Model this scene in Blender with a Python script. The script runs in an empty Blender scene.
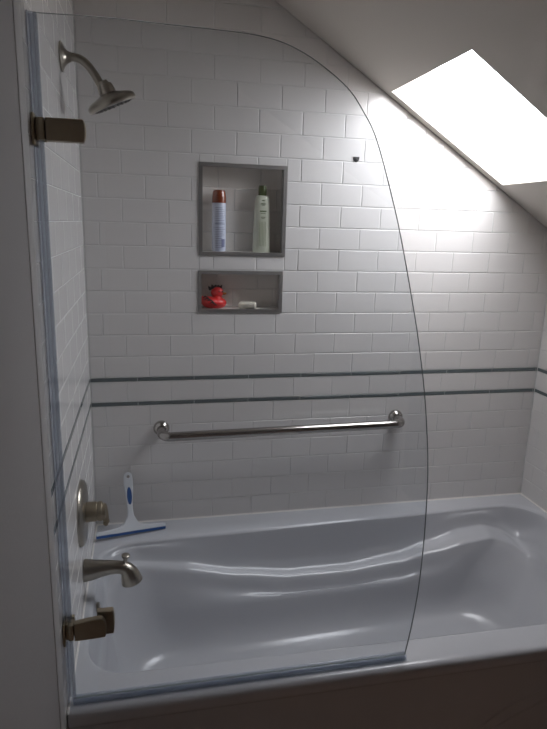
import bpy, bmesh, math, random
from mathutils import Vector, Matrix
random.seed(7)
C = bpy.context.scene.collection
ZO = 0.53                       # the tub rim stands 0.53 m above the floor; everything below is written from the rim
W, D = 1.80, 0.90               # alcove width, tub depth
P, RH, LS = .1543, .0778, .0135 # tile pitch, row height, liner band
S2B = 6*RH; S2T = S2B+LS; S1B = S2T+RH; S1T = S1B+LS
SLOPE, SZ0 = .6235, 2.236       # sloped ceiling: z = SZ0 - SLOPE*x
CEIL = 1.95
YB = -2.9                       # wall behind the camera

# ------------------------------------------------------------------ materials
def mat(name, col, rough=.5, metal=0., var=.0, nscale=8., bump=0., bscale=60., coat=0., spec=.5, ior=1.5):
    m = bpy.data.materials.new(name); m.use_nodes = True
    nt = m.node_tree; b = nt.nodes['Principled BSDF']
    b.inputs['Base Color'].default_value = (*col, 1)
    b.inputs['Roughness'].default_value = rough
    b.inputs['Metallic'].default_value = metal
    b.inputs['Coat Weight'].default_value = coat
    b.inputs['Coat Roughness'].default_value = .05
    b.inputs['Specular IOR Level'].default_value = spec
    b.inputs['IOR'].default_value = ior
    tc = nt.nodes.new('ShaderNodeTexCoord')
    n = nt.nodes.new('ShaderNodeTexNoise'); n.inputs['Scale'].default_value = nscale; n.inputs['Detail'].default_value = 4
    nt.links.new(tc.outputs['Object'], n.inputs['Vector'])
    if var > 0:
        mx = nt.nodes.new('ShaderNodeMix'); mx.data_type = 'RGBA'
        mx.inputs[6].default_value = (*[c*(1-var) for c in col], 1)
        mx.inputs[7].default_value = (*[min(1, c*(1+var)) for c in col], 1)
        nt.links.new(n.outputs['Fac'], mx.inputs[0]); nt.links.new(mx.outputs[2], b.inputs['Base Color'])
    if bump > 0:
        n2 = nt.nodes.new('ShaderNodeTexNoise'); n2.inputs['Scale'].default_value = bscale; n2.inputs['Detail'].default_value = 3
        nt.links.new(tc.outputs['Object'], n2.inputs['Vector'])
        bp = nt.nodes.new('ShaderNodeBump'); bp.inputs['Strength'].default_value = bump; bp.inputs['Distance'].default_value = .004
        nt.links.new(n2.outputs['Fac'], bp.inputs['Height']); nt.links.new(bp.outputs['Normal'], b.inputs['Normal'])
    return m

def glass_mat(name, tint, ior=1.5, rough=0.0, haze=0.0, hazecol=(.8, .85, .95)):
    m = bpy.data.materials.new(name); m.use_nodes = True
    nt = m.node_tree; nt.nodes.clear()
    out = nt.nodes.new('ShaderNodeOutputMaterial')
    tr = nt.nodes.new('ShaderNodeBsdfTransparent'); tr.inputs[0].default_value = (*tint, 1)
    gl = nt.nodes.new('ShaderNodeBsdfGlossy'); gl.inputs['Roughness'].default_value = rough
    fr = nt.nodes.new('ShaderNodeFresnel')
    geo = nt.nodes.new('ShaderNodeNewGeometry')
    mp = nt.nodes.new('ShaderNodeMapRange')
    mp.inputs['To Min'].default_value = ior; mp.inputs['To Max'].default_value = 1/ior
    nt.links.new(geo.outputs['Backfacing'], mp.inputs['Value']); nt.links.new(mp.outputs[0], fr.inputs['IOR'])
    mix = nt.nodes.new('ShaderNodeMixShader')
    nt.links.new(fr.outputs[0], mix.inputs[0]); nt.links.new(tr.outputs[0], mix.inputs[1]); nt.links.new(gl.outputs[0], mix.inputs[2])
    last = mix
    if haze > 0:
        df = nt.nodes.new('ShaderNodeBsdfDiffuse'); df.inputs[0].default_value = (*hazecol, 1)
        n = nt.nodes.new('ShaderNodeTexNoise'); n.inputs['Scale'].default_value = 6
        mh = nt.nodes.new('ShaderNodeMapRange'); mh.inputs['To Min'].default_value = haze*.6; mh.inputs['To Max'].default_value = haze*1.4
        nt.links.new(n.outputs['Fac'], mh.inputs['Value'])
        m2 = nt.nodes.new('ShaderNodeMixShader')
        nt.links.new(mh.outputs[0], m2.inputs[0]); nt.links.new(mix.outputs[0], m2.inputs[1]); nt.links.new(df.outputs[0], m2.inputs[2])
        last = m2
    nt.links.new(last.outputs[0], out.inputs[0])
    return m

M = dict(
    tile=mat('white_tile', (.76, .742, .73), .16, var=.015, nscale=3, bump=.05, bscale=7),
    grout=mat('grout', (.72, .72, .71), .8, var=.05, nscale=30),
    liner=mat('green_glass_liner', (.135, .16, .165), .15, var=.2, nscale=14, coat=.5),
    niche=mat('niche_tile', (.86, .83, .79), .2, var=.015, nscale=3),
    steel_trim=mat('niche_trim', (.33, .32, .31), .38, metal=.6, var=.06, nscale=30),
    plaster=mat('ceiling_paint', (.62, .58, .53), .9, var=.02, nscale=2, bump=.1, bscale=150),
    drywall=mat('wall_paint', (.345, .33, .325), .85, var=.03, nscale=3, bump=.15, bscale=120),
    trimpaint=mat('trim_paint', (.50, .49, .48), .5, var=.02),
    dark=mat('shadow_gap', (.03, .025, .025), .9, var=.1),
    acrylic=mat('tub_acrylic', (.54, .55, .58), .21, var=.008, nscale=2, coat=.0),
    nickel=mat('brushed_nickel', (.38, .35, .30), .28, metal=1., var=.08, nscale=40, bump=.03, bscale=200),
    bronze=mat('aged_nickel', (.37, .315, .23), .42, metal=1., var=.12, nscale=50),
    chrome=mat('polished_steel', (.42, .40, .38), .16, metal=1., var=.05, nscale=30),
    glassedge=mat('glass_edge', (.19, .215, .21), .15, var=.1),
    pvc=glass_mat('clear_plastic_seal', (.93, .955, .985), 1.45, .12, .20, (.58, .63, .72)),
    glass=glass_mat('clear_glass', (.955, .968, .978), 1.5, 0., .012),
    white_pl=mat('white_plastic', (.80, .83, .87), .35, var=.01),
    blue=mat('blue_rubber', (.015, .09, .30), .45, var=.1, nscale=30),
    can=mat('can_print', (.60, .64, .76), .3, var=.03, nscale=30),
    ink=mat('grey_ink', (.20, .22, .36), .5, var=.1),
    cap=mat('copper_cap', (.22, .045, .015), .25, var=.15, nscale=30, coat=.4),
    bottle=mat('pale_green_plastic', (.70, .73, .61), .3, var=.03, nscale=12),
    olive=mat('olive_plastic', (.075, .10, .03), .35, var=.1),
    greenink=mat('green_ink', (.10, .16, .06), .5, var=.1),
    palegreenink=mat('pale_green_ink', (.36, .43, .27), .5, var=.1),
    red=mat('red_vinyl', (.72, .035, .035), .35, var=.06, nscale=20),
    black=mat('black_paint', (.02, .018, .02), .4, var=.2),
    beak=mat('ochre_beak', (.42, .16, .02), .4, var=.1),
    soap=mat('cream_soap', (.76, .72, .62), .45, var=.03, nscale=20),
    wood=mat('floor_wood', (.50, .32, .22), .5, var=.35, nscale=5),
    tan=mat('room_paint', (.60, .46, .39), .9, var=.03),
    rubber=mat('dark_rubber', (.03, .03, .03), .5, var=.2),
)
def sky_pane():
    m = bpy.data.materials.new('skylight_daylight'); m.use_nodes = True
    nt = m.node_tree; nt.nodes.clear()
    out = nt.nodes.new('ShaderNodeOutputMaterial'); e = nt.nodes.new('ShaderNodeEmission')
    tc = nt.nodes.new('ShaderNodeTexCoord'); n = nt.nodes.new('ShaderNodeTexNoise'); n.inputs['Scale'].default_value = 1.5
    mx = nt.nodes.new('ShaderNodeMix'); mx.data_type = 'RGBA'
    mx.inputs[6].default_value = (.94, .95, 1, 1); mx.inputs[7].default_value = (.96, .965, 1, 1)
    nt.links.new(tc.outputs['Object'], n.inputs['Vector']); nt.links.new(n.outputs['Fac'], mx.inputs[0])
    nt.links.new(mx.outputs[2], e.inputs[0]); e.inputs[1].default_value = SKY
    nt.links.new(e.outputs[0], out.inputs[0]); return m
SKY = 13.0
M['sky'] = sky_pane()

# ------------------------------------------------------------------ mesh helpers
def obj(name, bm, m, parent=None, smooth=True, angle=35):
    bmesh.ops.recalc_face_normals(bm, faces=bm.faces[:])
    if parent is not None and not isinstance(parent, str):
        off = Vector((0, 0, 0)); q = parent
        while q is not None: off += q.location; q = q.parent
        bmesh.ops.translate(bm, verts=bm.verts[:], vec=-off)
    me = bpy.data.meshes.new(name); bm.to_mesh(me); bm.free()
    ms = m if isinstance(m, (list, tuple)) else [m]
    for x in ms: me.materials.append(M[x])
    if smooth:
        me.polygons.foreach_set('use_smooth', [True]*len(me.polygons))
        me.set_sharp_from_angle(angle=math.radians(angle))
    o = bpy.data.objects.new(name, me); C.objects.link(o)
    if parent is not None: o.parent = parent
    return o
def tag(o, label, cat, group=None):
    o['label'] = label; o['category'] = cat
    if group: o['group'] = group
    return o
def thing(name, label, cat, loc, group=None):
    o = bpy.data.objects.new(name, None); o.empty_display_size = .05; C.objects.link(o); o.location = loc
    return tag(o, label, cat, group)
def struct(name, bm, m, parent=None, **k):
    o = obj(name, bm, m, parent, **k)
    if parent is None: o['kind'] = 'structure'
    return o
def box(bm, x0, x1, y0, y1, z0, z1, bev=0., seg=2, mi=0):
    r = bmesh.ops.create_cube(bm, size=1.)
    vs = r['verts']
    for v in vs: v.co = Vector((x0+(v.co.x+.5)*(x1-x0), y0+(v.co.y+.5)*(y1-y0), z0+(v.co.z+.5)*(z1-z0)))
    fs = list({f for v in vs for f in v.link_faces})
    for f in fs: f.material_index = mi
    if bev > 0:
        es = list({e for v in vs for e in v.link_edges})
        bmesh.ops.bevel(bm, geom=es, offset=bev, segments=seg, profile=.5, affect='EDGES', material=-1)
    return vs
def poly(bm, pts, mi=0):
    f = bm.faces.new([bm.verts.new(p) for p in pts]); f.material_index = mi; return f
def frame(ax):
    ax = Vector(ax).normalized()
    h = Vector((0, 0, 1)) if abs(ax.z) < .9 else Vector((1, 0, 0))
    a = ax.cross(h).normalized(); return ax, a, ax.cross(a)
def lathe(bm, base, ax, prof, n=40, sx=1., a0=None):
    """prof: list of (dist along axis, radius); closed with caps where radius is 0"""
    ax, a, b = frame(ax); base = Vector(base); rings = []
    if a0 is not None: a = Vector(a0).normalized(); b = ax.cross(a)
    for t, r in prof:
        c = base+ax*t
        if r <= 1e-6: rings.append([bm.verts.new(c)])
        else: rings.append([bm.verts.new(c+a*(r*sx*math.cos(2*math.pi*i/n))+b*(r*math.sin(2*math.pi*i/n))) for i in range(n)])
    bridge(bm, rings)
def bridge(bm, rings, mi=0):
    for A, B in zip(rings[:-1], rings[1:]):
        n = max(len(A), len(B))
        for i in range(n):
            j = (i+1) % n
            if len(A) == 1 and len(B) == 1: continue
            if len(A) == 1: f = bm.faces.new((A[0], B[i], B[j]))
            elif len(B) == 1: f = bm.faces.new((A[i], B[0], A[j]))
            else: f = bm.faces.new((A[i], B[i], B[j], A[j]))
            f.material_index = mi
def smoothpath(pts, sub=10):
    """Catmull-Rom through points (tuples of any length)"""
    out = []; n = len(pts)
    for i in range(n-1):
        p0 = pts[max(i-1, 0)]; p1 = pts[i]; p2 = pts[i+1]; p3 = pts[min(i+2, n-1)]
        for k in range(sub):
            t = k/sub
            out.append(tuple(.5*((2*b)+(-a+c)*t+(2*a-5*b+4*c-d)*t*t+(-a+3*b-3*c+d)*t**3) for a, b, c, d in zip(p0, p1, p2, p3)))
    out.append(tuple(pts[-1])); return out
def tube(bm, pts, rad, n=20, squash=1., cap=True, up=None):
    """pts: list of points; rad: float or list"""
    pts = [Vector(p) for p in pts]; rings = []; pa = None
    for i, p in enumerate(pts):
        t = (pts[min(i+1, len(pts)-1)]-pts[max(i-1, 0)]).normalized()
        if pa is None:
            h = Vector(up) if up else (Vector((0, 0, 1)) if abs(t.z) < .9 else Vector((0, 1, 0)))
            a = (h-t*h.dot(t)).normalized()
        else: a = (pa-t*pa.dot(t)).normalized()
        pa = a; b = t.cross(a); r = rad[i] if isinstance(rad, (list, tuple)) else rad
        rings.append([bm.verts.new(p+a*(r*squash*math.cos(2*math.pi*k/n))+b*(r*math.sin(2*math.pi*k/n))) for k in range(n)])
    bridge(bm, rings)
    if cap: bm.faces.new(rings[0]); bm.faces.new(rings[-1][::-1])
def prism(bm, outline, to3, d0, d1, bev=0., mi_side=0):
    """outline: list of (a,b); to3(a,b,d) -> point; extruded from d0 to d1, edges eased by bev"""
    n = len(outline); cx = sum(p[0] for p in outline)/n; cy = sum(p[1] for p in outline)/n
    def shr(e):
        o = []
        for i in range(n):
            p = Vector(outline[i]); q = Vector(outline[i-1]); r = Vector(outline[(i+1) % n])
            t = (r-q).normalized(); nn = Vector((-t.y, t.x))
            if nn.dot(Vector((cx, cy))-p) < 0: nn = -nn
            o.append(p+nn*e)
        return o
    levels = [(d0, bev), (d0+bev, 0), (d1-bev, 0), (d1, bev)] if bev > 0 else [(d0, 0), (d1, 0)]
    rings = [[bm.verts.new(to3(p[0], p[1], d)) for p in shr(e)] for d, e in levels]
    bridge(bm, rings, mi_side)
    bm.faces.new(rings[0]); bm.faces.new(rings[-1][::-1])
def rrect(x0, x1, y0, y1, r, n=8):
    o = []
    for cx, cy, a0 in ((x1-r, y1-r, 0), (x0+r, y1-r, 90), (x0+r, y0+r, 180), (x1-r, y0+r, 270)):
        for k in range(n+1):
            a = math.radians(a0+90*k/n); o.append((cx+r*math.cos(a), cy+r*math.sin(a)))
    return o

# ------------------------------------------------------------------ tiled walls
N1 = (.387, .695, 1.012, 1.322)          # upper niche opening on the back wall
N2 = (.384, .690, .808, .957)            # lower niche
def cliphp(pts, nx, nz, c):
    """keep nx*a+nz*b <= c"""
    out = []
    for i in range(len(pts)):
        p, q = pts[i], pts[(i+1) % len(pts)]
        dp, dq = nx*p[0]+nz*p[1]-c, nx*q[0]+nz*q[1]-c
        if dp <= 0: out.append(p)
        if (dp < 0 < dq) or (dq < 0 < dp):
            t = dp/(dp-dq); out.append((p[0]+(q[0]-p[0])*t, p[1]+(q[1]-p[1])*t))
    return out
def minus(rects, h):
    out = []
    for a0, a1, b0, b1 in rects:
        if a1 <= h[0] or a0 >= h[1] or b1 <= h[2] or b0 >= h[3]: out.append((a0, a1, b0, b1)); continue
        if a0 < h[0]: out.append((a0, h[0], b0, b1))
        if a1 > h[1]: out.append((h[1], a1, b0, b1))
        m0, m1 = max(a0, h[0]), min(a1, h[1])
        if b0 < h[2]: out.append((m0, m1, b0, h[2]))
        if b1 > h[3]: out.append((m0, m1, h[3], b1))
    return out
def rows(ztop):
    r = [(k*RH, (k+1)*RH, k+1) for k in range(6)]
    r.append((S2T, S1B, 7)); z = S1T; k = 8
    while z < ztop: r.append((z, z+RH, k)); z += RH; k += 1
    return r
def tiles(bm, a0, a1, ztop, off, to3, holes=(), slope=False, depth=.0):
    """pillow-edged subway tiles; to3(a, z, out) with out = distance out of the wall"""
    g, bv = .0011, .0022
    for z0, z1, k in rows(ztop):
        base = off + (0 if k % 2 == 0 else P/2)
        i = int((a0-base)/P)-2
        while True:
            x0 = base+i*P; i += 1
            if x0 > a1: break
            rs = [(max(x0, a0), min(x0+P, a1), z0, min(z1, ztop))]
            if rs[0][1]-rs[0][0] < .006 or rs[0][3]-rs[0][2] < .006: continue
            for h in holes: rs = minus(rs, h)
            t1, t2, t3 = (random.uniform(-.00022, .00022) for _ in range(3))
            cx, cz = x0+P/2, (z0+z1)/2
            for (b0, b1, c0, c1) in rs:
                if b1-b0 < .006 or c1-c0 < .006: continue
                def ring(e):
                    p = [(b0+e, c0+e), (b1-e, c0+e), (b1-e, c1-e), (b0+e, c1-e)]
                    if slope: p = cliphp(p, SLOPE, 1, SZ0-.001-e)
                    return p
                A, B, Cc = ring(g), ring(g+bv*.35), ring(g+bv)
                if len(A) < 3 or len(Cc) < 3: continue
                if not (len(A) == len(B) == len(Cc)): A = B = Cc
                def lv(p, o): return bm.verts.new(to3(p[0], p[1], o+t1*(p[0]-cx)/P*2+t2*(p[1]-cz)/RH+t3*.4))
                r0 = [lv(p, -.003) for p in A]; r1 = [lv(p, -.0012) for p in A]
                r2 = [lv(p, -.0005) for p in B]; r3 = [lv(p, 0) for p in Cc]
                bridge(bm, [r0, r1, r2, r3]); bm.faces.new(r3)
def liner(name, z0, z1, runs):
    bm = bmesh.new()
    for a0, a1, off, to3 in runs:
        x = off-math.floor((off-a0)/.2035+1)*.2035
        while x < a1:
            b0, b1 = max(x, a0), min(x+.2035, a1); x += .2035
            if b1-b0 < .004: continue
            A = [(b0+.001, z0+.0002), (b1-.001, z0+.0002), (b1-.001, z1-.0002), (b0+.001, z1-.0002)]
            B = [(b0+.002, z0+.0012), (b1-.002, z0+.0012), (b1-.002, z1-.0012), (b0+.002, z1-.0012)]
            bridge(bm, [[bm.verts.new(to3(*p, -.003)) for p in A], [bm.verts.new(to3(*p, -.0005)) for p in A], [bm.verts.new(to3(*p, .0008)) for p in B]])
            bm.faces.new([bm.verts.new(to3(*p, .0008)) for p in B])
    bmesh.ops.remove_doubles(bm, verts=bm.verts[:], dist=1e-6)
    return struct(name, bm, 'liner')

to_back = lambda a, z, o: (a, -o, z)
to_left = lambda a, z, o: (o, -a, z)          # a = distance in front of the back wall
to_right = lambda a, z, o: (W-o, -a, z)
TOP = CEIL
def slab_minus(bm, a0, a1, b0, b1, holes, to3, o, mi):
    rs = [(a0, a1, b0, b1)]
    for h in holes: rs = minus(rs, h)
    for r in rs: poly(bm, [to3(r[0], r[2], o), to3(r[1], r[2], o), to3(r[1], r[3], o), to3(r[0], r[3], o)], mi)

bm = bmesh.new()                                # back wall: tiles, grout plane and the two recessed niches
tiles(bm, .002, W-.002, TOP, .0511, to_back, holes=(N1, N2), slope=True)
slab_minus(bm, -.1, W+.1, -ZO, TOP+.25, (N1, N2), to_back, -.0016, 1)
ND = .080
for x0, x1, z0, z1 in (N1, N2):
    for pts in (((x0, z0), (x1, z0)), ((x1, z0), (x1, z1)), ((x1, z1), (x0, z1)), ((x0, z1), (x0, z0))):
        (a, b), (c, d) = pts
        poly(bm, [(a, .0, b), (c, .0, d), (c, ND, d), (a, ND, b)], 2)
    poly(bm, [(x0, ND, z0), (x1, ND, z0), (x1, ND, z1), (x0, ND, z1)], 1)
    zz = z0; k = 0                              # tiles on the niche's back face
    while zz < z1-.004:
        ze = min(zz+RH, z1); xs = x0-(.08 if k % 2 else .02)
        while xs < x1:
            xa, xb = max(xs, x0), min(xs+P, x1); xs += P
            if xb-xa < .006: continue
            g = .0009
            bridge(bm, [[bm.verts.new((p, ND-o, q)) for p, q in ((xa+e, zz+e), (xb-e, zz+e), (xb-e, ze-e), (xa+e, ze-e))] for e, o in ((g, 0), (g, .0015), (g+.0014, .0025))], 2)
            e = g+.0014; poly(bm, [(xa+e, ND-.0025, zz+e), (xb-e, ND-.0025, zz+e), (xb-e, ND-.0025, ze-e), (xa+e, ND-.0025, ze-e)], 2)
        zz += RH; k += 1
# wall thickness behind
poly(bm, [(-.1, .14, -ZO), (W+.1, .14, -ZO), (W+.1, .14, TOP+.25), (-.1, .14, TOP+.25)], 1)
struct('wall_back', bm, ['tile', 'grout', 'niche'], smooth=False)

bm = bmesh.new()                                # left wall: tiled over the tub, its plain part further out
tiles(bm, .002, .94, TOP, .03, to_left)
poly(bm, [(-.0016, .1, -ZO), (-.0016, -.94, -ZO), (-.0016, -.94, CEIL+.25), (-.0016, .1, CEIL+.25)], 1)
poly(bm, [(.0, -.9385, 0), (-.004, -.9385, 0), (-.004, -.9385, TOP), (.0, -.9385, TOP)], 1)
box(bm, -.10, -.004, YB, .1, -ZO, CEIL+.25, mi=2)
struct('wall_left', bm, ['tile', 'grout', 'drywall'], smooth=False)
bm = bmesh.new()                                # plain wall face beside the casing
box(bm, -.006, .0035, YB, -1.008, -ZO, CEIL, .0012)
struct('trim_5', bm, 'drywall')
bm = bmesh.new()
box(bm, -.006, .0045, -1.003, -.9415, -ZO, CEIL, .0025, 3)
struct('trim_1', bm, 'trimpaint')
bm = bmesh.new()
box(bm, -.006, -.003, -1.0085, -1.002, -ZO, CEIL, 0)  # near-black strip in the groove, its shade put into the colour
struct('trim_gap_shade', bm, 'dark')

bm = bmesh.new()
tiles(bm, .002, .96, 1.2, .062, to_right, slope=False)
box(bm, W+.0016, W+.10, YB, .1, -ZO, 1.25, mi=1)
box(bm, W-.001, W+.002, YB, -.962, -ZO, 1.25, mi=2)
struct('wall_right', bm, ['tile', 'grout', 'drywall'], smooth=False)

liner('trim_2', S2B, S2T, [(.001, W-.001, .165, to_back), (.001, .94, .17, to_left), (.001, .96, .17, to_right)])
liner('trim_3', S1B, S1T, [(.001, W-.001, .165, to_back), (.001, .94, .12, to_left), (.001, .96, .12, to_right)])

for nm, (x0, x1, z0, z1) in (('trim_4', N1), ('trim_7', N2)):      # mitred grey frames lining the niches
    bm = bmesh.new(); w = .0125; o1, o2 = .0035, -.012
    out = [(x0-.001, z0-.001), (x1+.001, z0-.001), (x1+.001, z1+.001), (x0-.001, z1+.001)]
    inn = [(x0+w-.001, z0+w-.001), (x1-w+.001, z0+w-.001), (x1-w+.001, z1-w+.001), (x0+w-.001, z1-w+.001)]
    R = [[bm.verts.new((p[0], -o, p[1])) for p in ring] for ring, o in ((out, -.002), (out, o1), (inn, o1+.0005), (inn, o2))]
    bridge(bm, R)
    struct(nm, bm, 'steel_trim', smooth=False)

bm = bmesh.new()                                # white sealant bead where the tiles meet the tub deck
for q in (((.001, -.001), (W-.001, -.001), (0, -1)), ((.001, -.001), (.001, -.90), (1, 0)), ((W-.001, -.001), (W-.001, -.90), (-1, 0))):
    (ax_, ay_), (bx_, by_), (nx, ny) = q
    sec = [(0, 0), (.0045, 0), (.0025, .0022), (.0008, .005), (0, .005)]
    A = [bm.verts.new((ax_+nx*u_, ay_+ny*u_, -.0003+v_)) for u_, v_ in sec]; B = [bm.verts.new((bx_+nx*u_, by_+ny*u_, -.0003+v_)) for u_, v_ in sec]
    bridge(bm, [A, B]); bm.faces.new(A); bm.faces.new(B)
struct('trim_9', bm, 'niche')

# room around the camera
bm = bmesh.new(); box(bm, -.1, W+.1, YB-.1, .1, -ZO-.1, -ZO); struct('floor', bm, 'wood')
bm = bmesh.new(); box(bm, -.1, W+.1, YB-.1, YB, -ZO, CEIL+.25); struct('wall_front', bm, 'tan')
# sloped ceiling with the skylight opening
SX0, SX1, SY0, SY1 = 1.048, 1.515, -.567, -.040
n_up = Vector((SLOPE, 0, 1)).normalized()
def sp(x, y, o=0.): return Vector((x, y, SZ0-SLOPE*x))+n_up*o
xk = (SZ0-CEIL)/SLOPE
bm = bmesh.new()
for (xa, xb, ya, yb) in minus([(xk, W+.08, YB-.05, .08)], (SX0, SX1, SY0, SY1)):
    poly(bm, [sp(xa, ya), sp(xb, ya), sp(xb, yb), sp(xa, yb)])
    poly(bm, [sp(xa, ya, .16), sp(xb, ya, .16), sp(xb, yb, .16), sp(xa, yb, .16)])
cs = [(SX0, SY0), (SX1, SY0), (SX1, SY1), (SX0, SY1)]
for i in range(4):
    a, b = cs[i], cs[(i+1) % 4]
    poly(bm, [sp(*a), sp(*b), sp(*b, .16), sp(*a, .16)])
box(bm, -.1, xk, YB-.05, .08, CEIL, CEIL+.12)
struct('ceiling', bm, 'plaster', smooth=False)
# skylight
bm = bmesh.new()
t = .005
def sbox(bm, xa, xb, ya, yb, o0, o1):
    a = [bm.verts.new(sp(x, y, o0)) for x, y in ((xa, ya), (xb, ya), (xb, yb), (xa, yb))]
    b = [bm.verts.new(sp(x, y, o1)) for x, y in ((xa, ya), (xb, ya), (xb, yb), (xa, yb))]
    bridge(bm, [a, b]); bm.faces.new(a); bm.faces.new(b)
for r in minus([(SX0+.001, SX1-.001, SY0+.001, SY1-.001)], (SX0+t, SX1-t, SY0+t, SY1-t)): sbox(bm, *r, .150, .159)
wf = struct('window_1', bm, 'trimpaint', smooth=False)
bm = bmesh.new(); sbox(bm, SX0+t*.5, SX1-t*.5, SY0+t*.5, SY1-t*.5, .142, .148)
pn = obj('pane', bm, 'sky', wf, smooth=False); pn['label'] = 'bright daylit skylight pane'

# ------------------------------------------------------------------ bathtub
def interp(tab, x):
    if x <= tab[0][0]: return tab[0][1]
    for (a, b), (c, d) in zip(tab[:-1], tab[1:]):
        if x <= c:
            u = (x-a)/(c-a); u = u*u*(3-2*u)*.5+u*.5; return b+(d-b)*u
    return tab[-1][1]
ZL = [(.10, -.052), (.30, -.085), (.52, -.135), (.72, -.165), (.96, -.170), (1.16, -.148), (1.30, -.112), (1.44, -.078), (1.54, -.072), (1.63, -.095), (1.72, -.15)]
WL = [(.15, .0), (.35, .012), (.7, .018), (1.0, .022), (1.2, .034), (1.4, .056), (1.55, .052), (1.66, .02), (1.74, .0)]
def yback(x): return -.145+.058*min(max((x-.1)/1.5, 0), 1)
def yfront(x): return -.785-.022*min(max((x-.1)/1.5, 0), 1)
# profile rows: il, ir, ib, corner radius, z at ends, (ledge offset z, ledge weight), ledge width factor
# rows: il, ir, ib, corner radius, z at ends, z on the long sides (absolute, or relative to the ledge line), relative?, ledge width share
PROF = [(-.012, -.008, -.012, .10, .000, 0, 0, 0),
        (-.004, -.003, -.004, .11, -.0010, -.001, 0, 0),
        (.003, .003, .003, .115, -.006, -.006, 0, 0),
        (.006, .006, .006, .12, -.016, -.016, 0, 0),
        (.014, .020, .014, .12, -.055, .050, 1, 0),
        (.020, .040, .022, .13, -.090, .016, 1, 0),
        (.024, .050, .030, .13, -.108, .001, 1, .05),
        (.028, .060, .040, .13, -.122, -.005, 1, .6),
        (.032, .070, .048, .13, -.138, -.012, 1, 1.),
        (.036, .082, .056, .13, -.158, -.026, 1, 1.),
        (.043, .110, .068, .14, -.200, -.065, 1, .95),
        (.060, .180, .098, .15, -.275, -.225, 0, .6),
        (.080, .225, .122, .16, -.325, -.305, 0, .3),
        (.105, .265, .150, .16, -.358, -.352, 0, .1),
        (.145, .310, .190, .15, -.375, -.374, 0, 0),
        (.200, .380, .240, .12, -.381, -.381, 0, 0)]
NS, NC, NE = 90, 12, 16
def ringpts(xl, xr, ybf, yff, r):
    """ring in a fixed order: back side, right corner, right end, ... ; gives (x, y, weight of long side)"""
    o = []
    def corner(cx, cy, a0):
        for k in range(1, NC):
            a = math.radians(a0-90*k/NC)
            o.append((cx+r*math.cos(a), cy+r*math.sin(a), abs(math.sin(a))))
    yb_l, yb_r, yf_l, yf_r = ybf(xl+r), ybf(xr-r), yff(xl+r), yff(xr-r)
    for k in range(NS+1): x = xl+r+(xr-xl-2*r)*k/NS; o.append((x, ybf(x), 1.))
    corner(xr-r, yb_r-r, 90)
    for k in range(NE+1): o.append((xr, yb_r-r+(yf_r+r-yb_r+r)*k/NE, 0.))
    corner(xr-r, yf_r+r, 0)
    for k in range(NS+1): x = xr-r-(xr-xl-2*r)*k/NS; o.append((x, yff(x), 1.))
    corner(xl+r, yf_l+r, -90)
    for k in range(NE+1): o.append((xl, yf_l+r+(yb_l-r-yf_l-r)*k/NE, 0.))
    corner(xl+r, yb_l-r, 180)
    return o
tub = thing('bathtub', 'white glossy alcove bathtub with sculpted armrest ledge and plain front apron', 'bathtub', (W/2, -D/2, -ZO))
bm = bmesh.new(); rings = []
E_ = .0006
for (yf, z) in ((-.893, -ZO+.0005), (-.893, -.10), (-.893, -.048), (-.8945, -.044), (-.899, -.040), (-.900, -.034), (-.900, -.016), (-.8985, -.009), (-.894, -.0035), (-.887, -.0006), (-.880, .0)):
    e = E_
    rings.append([bm.verts.new((x, y, z)) for x, y, w in ringpts(e, W-e, lambda x: -e, lambda x: yf, .004)])
keys = []
for il, ir, ib, r, ze, zo, rel, wf_ in PROF:
    pts = ringpts(.024+il, 1.772-ir, lambda x: yback(x)-ib-wf_*interp(WL, x), lambda x: yfront(x)+ib+wf_*interp(WL, x), r)
    ring = []
    for x, y, w in pts:
        zs = min(interp(ZL, x)+zo, -.02) if rel else zo
        ww = w*w*(3-2*w)
        ring.append((x, y, ze*(1-ww)+zs*ww))
    keys.append(ring)
cols = [smoothpath([k[i] for k in keys], 5) for i in range(len(keys[0]))]
for k in range(len(cols[0])): rings.append([bm.verts.new(c[k]) for c in cols])
bridge(bm, rings); bm.faces.new(rings[-1])
# floor slope toward drain is slight; flat centre is fine
obj('tub_shell', bm, 'acrylic', tub, angle=50)
bm = bmesh.new()                                # embossed arch line on the apron
pts = smoothpath([(1.02, -.30), (1.18, -.185), (1.38, -.115), (1.60, -.085), (1.78, -.078)], 14)
for off in (0, .045):
    tube(bm, [(x, -.8903, z-off) for x, z in pts], .0045, 10, 1.)
obj('apron_ridge', bm, 'acrylic', tub)
bm = bmesh.new()
lathe(bm, (.036, -.45, -.050), (1, 0, .15), [(-.006, 0), (-.006, .024), (.002, .025), (.006, .024), (.008, .018), (.009, .0)], 36)
oc = obj('overflow_cover', bm, 'nickel', tub); oc['label'] = 'round brushed nickel overflow cover'
bm = bmesh.new()
lathe(bm, (.42, -.45, -.382), (0, 0, 1), [(0, 0), (0, .034), (.003, .034), (.005, .028), (.005, .022), (.010, .020), (.012, .0)], 32)
dr = obj('drain', bm, 'nickel', tub); dr['label'] = 'round brushed nickel drain'

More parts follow.
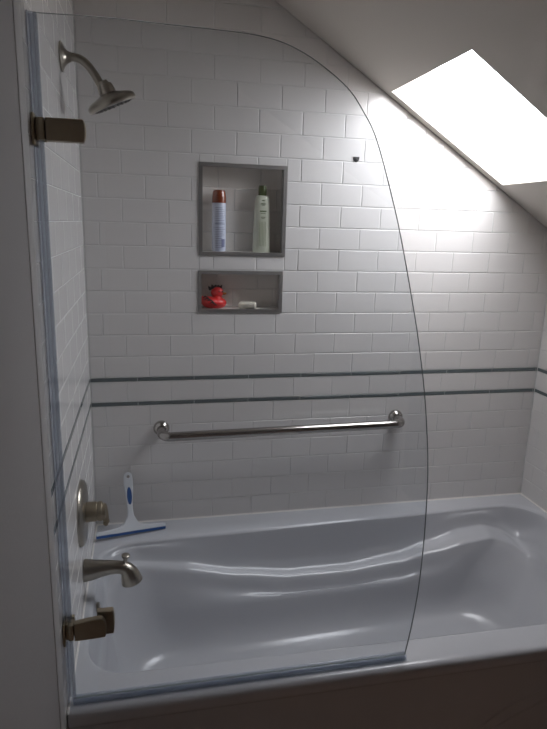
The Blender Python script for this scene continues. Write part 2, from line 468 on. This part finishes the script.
# ------------------------------------------------------------------ glass screen
GY0, GY1 = -.868, -.862
scr = thing('glass_bath_screen', 'frameless clear glass bath screen with curved corner, hinged at left wall', 'shower screen', (.01, -.865, 0))
edge = [(.012, .010), (.012, 1.486)]
GO = [(.012, 1.484), (.083, 1.486), (.165, 1.487), (.241, 1.486), (.351, 1.485), (.427, 1.482), (.486, 1.471), (.547, 1.445), (.613, 1.402), (.650, 1.360), (.685, 1.304), (.731, 1.183), (.762, 1.086), (.802, .942), (.820, .871), (.844, .762), (.863, .648), (.876, .540), (.882, .428), (.884, .320), (.881, .205), (.872, .100), (.860, .012)]
out = [(.012, .012)]+smoothpath(GO, 6)
bm = bmesh.new()
prism(bm, out, lambda a, b, d: (a, d, b), GY0, GY1, 0, 1)
obj('glass_panel', bm, ['glass', 'glassedge'], scr, angle=30)
bm = bmesh.new()                                # side seal: finned clear strip against the tiles
box(bm, .0045, .018, -.8735, -.8695, .012, 1.484, .001)
box(bm, .0045, .018, -.8605, -.8565, .012, 1.484, .001)
box(bm, .0015, .0045, -.878, -.852, .012, 1.484, .001)
s = obj('side_seal', bm, 'pvc', scr); s['label'] = 'bluish clear plastic side seal'
bm = bmesh.new()
box(bm, .012, .862, -.8735, -.8695, .004, .015, .001)
box(bm, .012, .862, -.8605, -.8565, .004, .015, .001)
box(bm, .012, .862, -.876, -.854, .0015, .0045, .001)
s = obj('bottom_seal', bm, 'pvc', scr); s['label'] = 'bluish clear plastic bottom seal'
def hinge(zc, lower):
    hy = -.865
    h = bmesh.new(); box(h, .001, .006, hy-.027, hy+.025, zc-.030, zc+.027, .0015)     # plate on the tiles
    root = obj('hinge', h, 'bronze', scr); root['label'] = ('lower' if lower else 'upper')+' brushed bronze glass hinge'
    b = bmesh.new()
    box(b, .006, .012, hy-.016, hy+.016, zc-.020, zc+.020, .002)
    box(b, .012, .023, hy-.022, hy-.010, zc-.020, zc+.020, .002)
    box(b, .012, .023, hy+.010, hy+.022, zc-.020, zc+.020, .002)
    lathe(b, (.0175, hy, zc-.017), (0, 0, 1), [(0, 0), (0, .0078), (.034, .0078), (.034, 0)], 20)
    obj('knuckle', b, 'bronze', root)
    def plate(x0, x1, hz, bulge):
        o = [(x0, zc-hz), (x0, zc+hz)]
        for k in range(13):
            a = math.radians(90-180*k/12); o.append((x1-bulge+bulge*math.cos(a), zc+hz*math.sin(a) if abs(math.sin(a)) < .999 else zc+math.copysign(hz, math.sin(a))*.999))
        return o
    b = bmesh.new(); hz = .0245 if lower else .0205
    ol = plate(.0245, .0965, hz, .006)
    if lower: ol = [(.0245, zc-.024), (.0245, zc+.021), (.055, zc+.026), (.080, zc+.0285), (.086, zc+.027), (.091, zc+.021), (.094, zc+.012), (.095, zc), (.094, zc-.019), (.090, zc-.022), (.06, zc-.0235)]
    prism(b, ol, lambda a, c, d: (a, d, c), hy-.019, GY0-.0002, .0018)
    obj('clamp_plate', b, 'bronze', root)
    b = bmesh.new()
    if lower: prism(b, plate(.074, .113, .031, .004), lambda a, c, d: (a, d, c), GY1+.0002, hy+.020, .0018)
    else: prism(b, plate(.0245, .0945, .0195, .006), lambda a, c, d: (a, d, c), GY1+.0002, hy+.013, .0018)
    obj('clamp_plate', b, 'bronze', root)
hinge(1.285, False); hinge(.205, True)

# ------------------------------------------------------------------ shower head on its arm
FY = -.45
sh = thing('overhead_shower', 'round brushed nickel shower head on a curved arm from left tiled wall', 'shower head', (.0, -.39, 1.525))
y = -.39
bm = bmesh.new(); lathe(bm, (.0015, y, 1.525), (1, 0, 0), [(0, 0), (0, .036), (.003, .036), (.006, .031), (.010, .021), (.020, .013), (.026, .0115), (.026, 0)], 40)
obj('wall_flange', bm, 'nickel', sh)
bm = bmesh.new(); ap = smoothpath([(.012, y, 1.525), (.032, y, 1.526), (.052, y, 1.521), (.070, y, 1.506), (.086, y, 1.484), (.098, y, 1.463)], 8)
tube(bm, ap, .0105, 20); obj('arm', bm, 'nickel', sh)
ax = Vector((.40, .11, -.915)).normalized(); hc = Vector((.121, y, 1.430))
bm = bmesh.new()
lathe(bm, hc-ax*.042, ax, [(-.006, 0), (-.006, .011), (0, .0135), (.002, .0135), (.003, .019), (.008, .0205), (.022, .0225), (.026, .0225), (.027, 0)], 36)
obj('ball_joint', bm, 'nickel', sh)
bm = bmesh.new()
lathe(bm, hc-ax*.018, ax, [(0, 0), (0, .017), (.005, .030), (.010, .047), (.014, .057), (.019, .0635), (.025, .0660), (.031, .0655), (.034, .063), (.035, .056), (.033, .052), (.033, 0)], 56)
obj('head', bm, 'nickel', sh)
bm = bmesh.new()
lathe(bm, hc+ax*.0155, ax, [(0, 0), (0, .0515), (.0015, .051), (.002, 0)], 48)
_, a_, b_ = frame(ax)
for rr, nn in ((.012, 6), (.025, 12), (.038, 18), (.046, 22)):
    for k in range(nn):
        t_ = 2*math.pi*k/nn; lathe(bm, hc+ax*.0172+a_*rr*math.cos(t_)+b_*rr*math.sin(t_), ax, [(0, .0016), (.002, .0012), (.002, 0)], 6)
s = obj('spray_face', bm, 'rubber', sh); s['label'] = 'dark rubber nozzle face'

# ------------------------------------------------------------------ mixer valve
vz = .282
v = thing('shower_valve', 'round nickel shower valve plate with lever handle above the tub spout', 'shower valve', (0, FY, vz))
bm = bmesh.new(); lathe(bm, (-.0005, FY, vz), (1, 0, 0), [(0, 0), (0, .097), (.004, .0975), (.010, .094), (.015, .084), (.017, .05), (.017, 0)], 56)
obj('escutcheon', bm, 'nickel', v); vz += .002
bm = bmesh.new(); lathe(bm, (.012, FY, vz), (1, 0, 0), [(0, 0), (0, .030), (.034, .029), (.036, .027), (.037, .0265), (.038, .029), (.048, .029), (.051, .026), (.051, 0)], 40)
obj('sleeve', bm, 'bronze', v)
bm = bmesh.new()
lathe(bm, (.060, FY, vz), (1, 0, 0), [(0, 0), (0, .024), (.010, .023), (.013, .018), (.013, 0)], 36)
tube(bm, smoothpath([(.066, FY, vz+.020), (.068, FY, vz), (.070, FY-.002, vz-.022), (.074, FY-.004, vz-.036)], 6), [.008+.002*math.sin(i/18*3.14) for i in range(19)], 14)
lathe(bm, (.068, FY-.004, vz-.037), (.9, -.1, -.1), [(-.006, 0), (-.004, .006), (.002, .0095), (.008, .008), (.011, 0)], 18)
s = obj('lever', bm, 'bronze', v)

# ------------------------------------------------------------------ tub spout
sz = .092
spt = thing('tub_spout', 'brushed nickel tub spout with pull-up diverter on left wall', 'bath spout', (0, FY, sz))
bm = bmesh.new()
path = smoothpath([(.0015, FY, sz), (.02, FY, sz), (.05, FY, sz+.002), (.085, FY, sz+.003), (.112, FY, sz-.001), (.127, FY, sz-.011), (.136, FY, sz-.030), (.141, FY, sz-.050)], 6)
rad = [r[0] for r in smoothpath([(.034,), (.0315,), (.026,), (.021,), (.020,), (.0235,), (.029,), (.0325,)], 6)]
tube(bm, path, rad, 28, 1.)
obj('spout_body', bm, 'nickel', spt)
bm = bmesh.new(); lathe(bm, (.121, FY, sz+.010), (.12, 0, 1), [(0, .006), (.019, .006), (.022, .010), (.026, .0125), (.031, .0125), (.034, .008), (.035, 0)], 20)
obj('diverter_knob', bm, 'nickel', spt)

# ------------------------------------------------------------------ grab bar
gb = thing('grab_bar', 'long polished steel grab bar on the back tiled wall', 'grab bar', (.71, 0, .380))
bm = bmesh.new(); xa, xb, gy, rb = .247, 1.176, -.080, .0170
pts = []
for k in range(10):
    a = math.radians(90*k/9); pts.append((xa+.032-.032*math.cos(a), gy+.032-.032*math.sin(a)))
path = [(xa, -.012), (xa, -.03)]+pts
full = [(x, yy, .380) for x, yy in path]+[(x, gy, .380) for x in (.4, .55, .71, .86, 1.0, 1.1)]+[(xa+xb-x, yy, .380) for x, yy in path[::-1]]
full = [(x, yy, .3765+.006*(x-xa)/(xb-xa)-(.008-.004*(x-xa)/(xb-xa))*min(1, -yy/.078)) for x, yy, _ in full]
tube(bm, full, rb, 24); obj('bar', bm, 'chrome', gb)
for x, fz in ((xa, .3765), (xb, .3825)):
    bm = bmesh.new(); lathe(bm, (x, .0005, fz), (0, -1, 0), [(0, 0), (0, .029), (.006, .0295), (.014, .027), (.021, .021), (.024, .0172), (.024, 0)], 36)
    obj('wall_flange', bm, 'chrome', gb)

# ------------------------------------------------------------------ squeegee leaning in the corner
sq = thing('squeegee', 'white hand squeegee with blue grip and blade leaning in the tub corner', 'squeegee', (.13, -.09, .0))
B0, B1 = Vector((.012, -.128, .0165)), Vector((.252, -.062, .0165))
u = (B1-B0).normalized(); mid = (B0+B1)*.5
topc = Vector((.121, -.016, .200)); w_ = (topc-mid); L = w_.length; w_.normalize()
u2 = (u-w_*u.dot(w_)).normalized(); nn = u2.cross(w_)
def S(a, b, d): return mid+u2*a+w_*b+nn*d
outl = [(-.125, -.001), (-.125, .009), (-.09, .0115), (-.05, .016), (-.03, .023), (-.018, .038), (-.0105, .062), (-.0095, .095), (-.012, .125), (-.0155, .150), (-.0165, .180), (-.015, .200), (-.009, .2105), (0, .2135)]
outl = [tuple(p) for p in smoothpath(outl, 3)]
outl = outl+[(-a, b) for a, b in outl[:-1][::-1]]
bm = bmesh.new(); prism(bm, outl, S, -.0055, .0055, .002); hd = obj('handle', bm, 'white_pl', sq)
bm = bmesh.new()
el = [(.0088*math.cos(t*math.pi/16), .127+.032*math.sin(t*math.pi/16)) for t in range(32)]
prism(bm, el, S, -.0075, .0075, .0015); s = obj('grip', bm, 'blue', sq); s['label'] = 'blue rubber grip insert'
bm = bmesh.new()
lathe(bm, S(0, .197, -.0062), nn, [(0, .0), (0, .0055), (.0124, .0055), (.0124, 0)], 18); s = obj('hanging_hole', bm, 'drywall', sq)
bm = bmesh.new(); prism(bm, [(-.126, -.010), (.126, -.010), (.126, .0005), (-.126, .0005)], S, -.0035, .0035, .001)
s = obj('blade', bm, 'blue', sq); s['label'] = 'blue rubber blade'

# ------------------------------------------------------------------ things in the niches
z0 = N1[2]+.012
def arcpatch(bm, cx, cy, r, a0, a1, z0_, z1_, n=6, e=.0004, sx=1.):
    f = lambda a, z: (cx+(r+e)*math.sin(math.radians(a)), cy-(r+e)*sx*math.cos(math.radians(a)), z)
    for k in range(n):
        p, q = a0+(a1-a0)*k/n, a0+(a1-a0)*(k+1)/n
        poly(bm, [f(p, z0_), f(q, z0_), f(q, z1_), f(p, z1_)])
bm = bmesh.new()                                # niche sills
for (x0, x1, zz, _) in (N1, N2):
    box(bm, x0+.001, x1-.001, .001, ND-.001, zz, zz+.0115, .001)
struct('trim_8', bm, 'niche')

cx, cy = .461, .040
can = thing('spray_can', 'tall slim spray can with copper brown cap in upper wall niche', 'spray can', (cx, cy, z0))
bm = bmesh.new(); R_ = .0245
lathe(bm, (cx, cy, z0), (0, 0, 1), [(0, 0), (0, R_-.002), (.002, R_), (.005, R_-.0008), (.008, R_), (.163, R_), (.167, R_-.001), (.171, R_-.003), (.172, 0)], 40)
obj('can_body', bm, 'can', can)
bm = bmesh.new(); lathe(bm, (cx, cy, z0+.168), (0, 0, 1), [(0, 0), (0, R_+.001), (.018, R_+.0005), (.036, R_-.002), (.042, R_-.004), (.044, R_-.007), (.0445, 0)], 40)
obj('cap', bm, 'cap', can)
bm = bmesh.new()
rng = random.Random(3)
for zz in [i*.0062+.014 for i in range(23)]:
    if .084 < zz < .092: continue
    a1 = rng.uniform(20, 50); arcpatch(bm, cx, cy, R_, -38, a1, z0+zz, z0+zz+(.0030 if .092 < zz < .100 else .0014))
arcpatch(bm, cx, cy, R_, 15, 48, z0+.016, z0+.044, 6, .0008)
obj('label_print', bm, 'ink', can)

cx, cy = .617, .042
bt = thing('shampoo_bottle', 'pale green tapered bottle with olive cap in upper wall niche', 'bottle', (cx, cy, z0))
bm = bmesh.new()
def oval(z, a, b): return [bm.verts.new((cx+a*math.copysign(abs(math.cos(t))**.8, math.cos(t)), cy+b*math.copysign(abs(math.sin(t))**.8, math.sin(t)), z0+z)) for t in [2*math.pi*k/40 for k in range(40)]]
rg = [oval(*q) for q in ((0, .0295, .021), (.003, .0315, .023), (.02, .0318, .0235), (.08, .0300, .0225), (.14, .0270, .021), (.185, .0245, .0195), (.193, .0238, .019), (.1965, .0225, .0175), (.1985, .017, .014), (.1995, .012, .012))]
bridge(bm, rg); bm.faces.new(rg[0]); bm.faces.new(rg[-1])
obj('bottle_body', bm, 'bottle', bt)
bm = bmesh.new(); lathe(bm, (cx, cy, z0+.199), (0, 0, 1), [(0, 0), (0, .0135), (.003, .015), (.030, .0142), (.034, .0125), (.035, 0)], 32)
obj('cap', bm, 'olive', bt)
def halfw(z): return interp([(0, .036), (.08, .0345), (.14, .030), (.185, .0265)], z)
def depth(z): return interp([(0, .0235), (.08, .0225), (.14, .021), (.185, .0195)], z)
bm = bmesh.new()
for zz, hw, th in ((.180, .005, .003), (.168, .009, .003), (.164, .006, .0014), (.142, .012, .0045), (.136, .009, .0015), (.1225, .008, .0022), (.118, .006, .0016)):
    yy = cy-depth(zz)*.985-.0012
    box(bm, cx-hw, cx+hw, yy-.0002, yy+.0006, z0+zz, z0+zz+th)
obj('label_print', bm, 'greenink', bt)
bm = bmesh.new()
for k, dx in enumerate((-.011, -.006, -.001, .004, .009)):
    a = Vector((cx+dx, cy-depth(.105)*.985-.0008, z0+.108)); b = Vector((cx+dx*1.1, cy-depth(.02)*.985-.0008, z0+.022))
    tube(bm, [a, b], .0008, 6)
obj('leaf_print', bm, 'palegreenink', bt)

# red rubber duck
z1 = N2[2]+.0115
dk = thing('rubber_duck', 'red rubber duck with black spiky crest and flame marks in lower niche', 'rubber duck', (.443, .040, z1))
dx, dy = .443, .040
def blob(bm, c, rx, ry, rz, f=None, n=24, m=16):
    rings = []
    for i in range(m+1):
        ph = math.pi*i/m
        if i in (0, m): r = [(0, 0, math.cos(ph))]
        else: r = [(math.sin(ph)*math.cos(2*math.pi*k/n), math.sin(ph)*math.sin(2*math.pi*k/n), math.cos(ph)) for k in range(n)]
        vs = []
        for p in r:
            q = Vector((p[0]*rx, p[1]*ry, p[2]*rz))
            if f: q = f(q, p)
            vs.append(bm.verts.new(Vector(c)+q))
        rings.append(vs)
    bridge(bm, rings)
def ducky(q, p):
    if p[0] < 0 : q.z += .016*(p[0]**2)*(1 if p[2] > -.3 else .4); q.y *= 1-.45*p[0]**2
    if p[2] < -.75: q.z = -.75*.0235+0*q.z+ (q.z+.75*.0235)*.15
    return q
bm = bmesh.new()
blob(bm, (dx, dy, z1+.018), .043, .030, .0235, ducky)
blob(bm, (dx+.012, dy-.002, z1+.056), .0205, .019, .0205)
tube(bm, [(dx+.010, dy-.001, z1+.028), (dx+.012, dy-.002, z1+.045)], [.022, .0145], 20)
obj('duck_body', bm, 'red', dk, angle=70)
for s_ in (-1, 1):
    bm = bmesh.new(); blob(bm, (dx-.010, dy+s_*.0262, z1+.022), .021, .006, .0125, None, 16, 8); obj('wing', bm, 'red', dk)
bm = bmesh.new(); blob(bm, (dx+.034, dy-.006, z1+.053), .009, .009, .0032, None, 14, 8); blob(bm, (dx+.033, dy-.006, z1+.0495), .007, .007, .0025, None, 14, 8)
obj('beak', bm, 'beak', dk)
bm = bmesh.new()
for k, (ox, oz, tx, tz) in enumerate(((-.012, .070, -.019, .080), (-.003, .074, -.007, .086), (.006, .076, .007, .084), (.014, .076, .017, .083), (.021, .072, .028, .084))):
    lathe(bm, (dx+ox, dy-.004, z1+oz), (tx-ox, -.004, tz-oz), [(-.004, 0), (-.004, .0065), (.003, .0048), (Vector((tx-ox, -.004, tz-oz)).length, 0)], 8)
obj('crest', bm, 'black', dk)
for a, b, c in (((-.034, .030), (-.022, .038), (-.008, .026)), ((-.030, .022), (-.014, .032), (.002, .018)), ((-.022, .014), (-.008, .023), (.008, .012)), ((-.036, .036), (-.030, .044), (-.020, .040))):
    pts = smoothpath([(dx+p[0], dy-.0305+.012*abs(p[0]/.04)**2-.001, z1+p[1]) for p in (a, b, c)], 5)
    bm = bmesh.new(); tube(bm, pts, [.0006+.0022*math.sin(math.pi*i/(len(pts)-1)) for i in range(len(pts))], 8); obj('flame_mark', bm, 'black', dk)
for ex in (.016, .027):
    bm = bmesh.new(); blob(bm, (dx+ex, dy-.0195+(.004 if ex > .02 else 0), z1+.060), .0026, .0016, .0034, None, 10, 6); obj('eye', bm, 'black', dk)
dk.scale = (1.12, 1.06, 1.02)
bm = bmesh.new()
bx = box(bm, .536, .602, .012, .055, z1+.0004, z1+.0225, .007, 5)
bmesh.ops.rotate(bm, verts=bm.verts[:], cent=Vector((.566, .038, 0)), matrix=Matrix.Rotation(math.radians(-14), 3, 'Z'))
tag(obj('soap_bar', bm, 'soap', None, angle=60), 'cream bar of soap lying on the sill of the lower niche', 'soap')

# small dark hook on the tiles
hk = thing('wall_hook', 'small dark half-round hook on the bright back wall tiles', 'hook', (.947, 0, 1.360))
bm = bmesh.new()
o = [(-.0118, .007), (.0118, .007)]+[(.0118*math.cos(math.radians(-a)), .004+.015*math.sin(math.radians(-a))) for a in range(0, 181, 15)]
prism(bm, o, lambda a, b, d: (.947+a, d, 1.360+b), -.0028, .0005, .0007); obj('hook_plate', bm, 'rubber', hk)
bm = bmesh.new(); blob(bm, (.947, -.0028, 1.358), .007, .0022, .005, None, 16, 8); obj('hook_tip', bm, 'rubber', hk)

# ------------------------------------------------------------------ world background: even pale blue
w = bpy.data.worlds.new('World'); bpy.context.scene.world = w; w.use_nodes = True
w.node_tree.nodes['Background'].inputs[0].default_value = (.6, .7, .8, 1); w.node_tree.nodes['Background'].inputs[1].default_value = 1.

# ------------------------------------------------------------------ camera
cam = bpy.data.cameras.new('Camera'); co = bpy.data.objects.new('Camera', cam); C.objects.link(co)
yaw, pit, rol = .2170, -.2335, .0294
f = Vector((math.sin(yaw)*math.cos(pit), math.cos(yaw)*math.cos(pit), math.sin(pit)))
r = f.cross(Vector((0, 0, 1))).normalized(); uu = r.cross(f)
r2 = r*math.cos(rol)+uu*math.sin(rol); u2 = -r*math.sin(rol)+uu*math.cos(rol)
mw = Matrix((( r2.x, u2.x, -f.x, .2003), (r2.y, u2.y, -f.y, -2.1149), (r2.z, u2.z, -f.z, 1.1245), (0, 0, 0, 1)))
co.matrix_world = mw
cam.sensor_fit = 'VERTICAL'; cam.sensor_height = 24; cam.lens = 589.72/729*24; cam.clip_start = .02
bpy.context.scene.camera = co
for o in list(C.objects):
    if o.parent is None: o.location.z += ZO

vs = bpy.context.scene.view_settings
bpy.context.scene.display_settings.display_device = 'sRGB'
vs.view_transform = 'Standard'; vs.look = 'None'; vs.gamma = 1; vs.exposure = 0; vs.use_curve_mapping = False
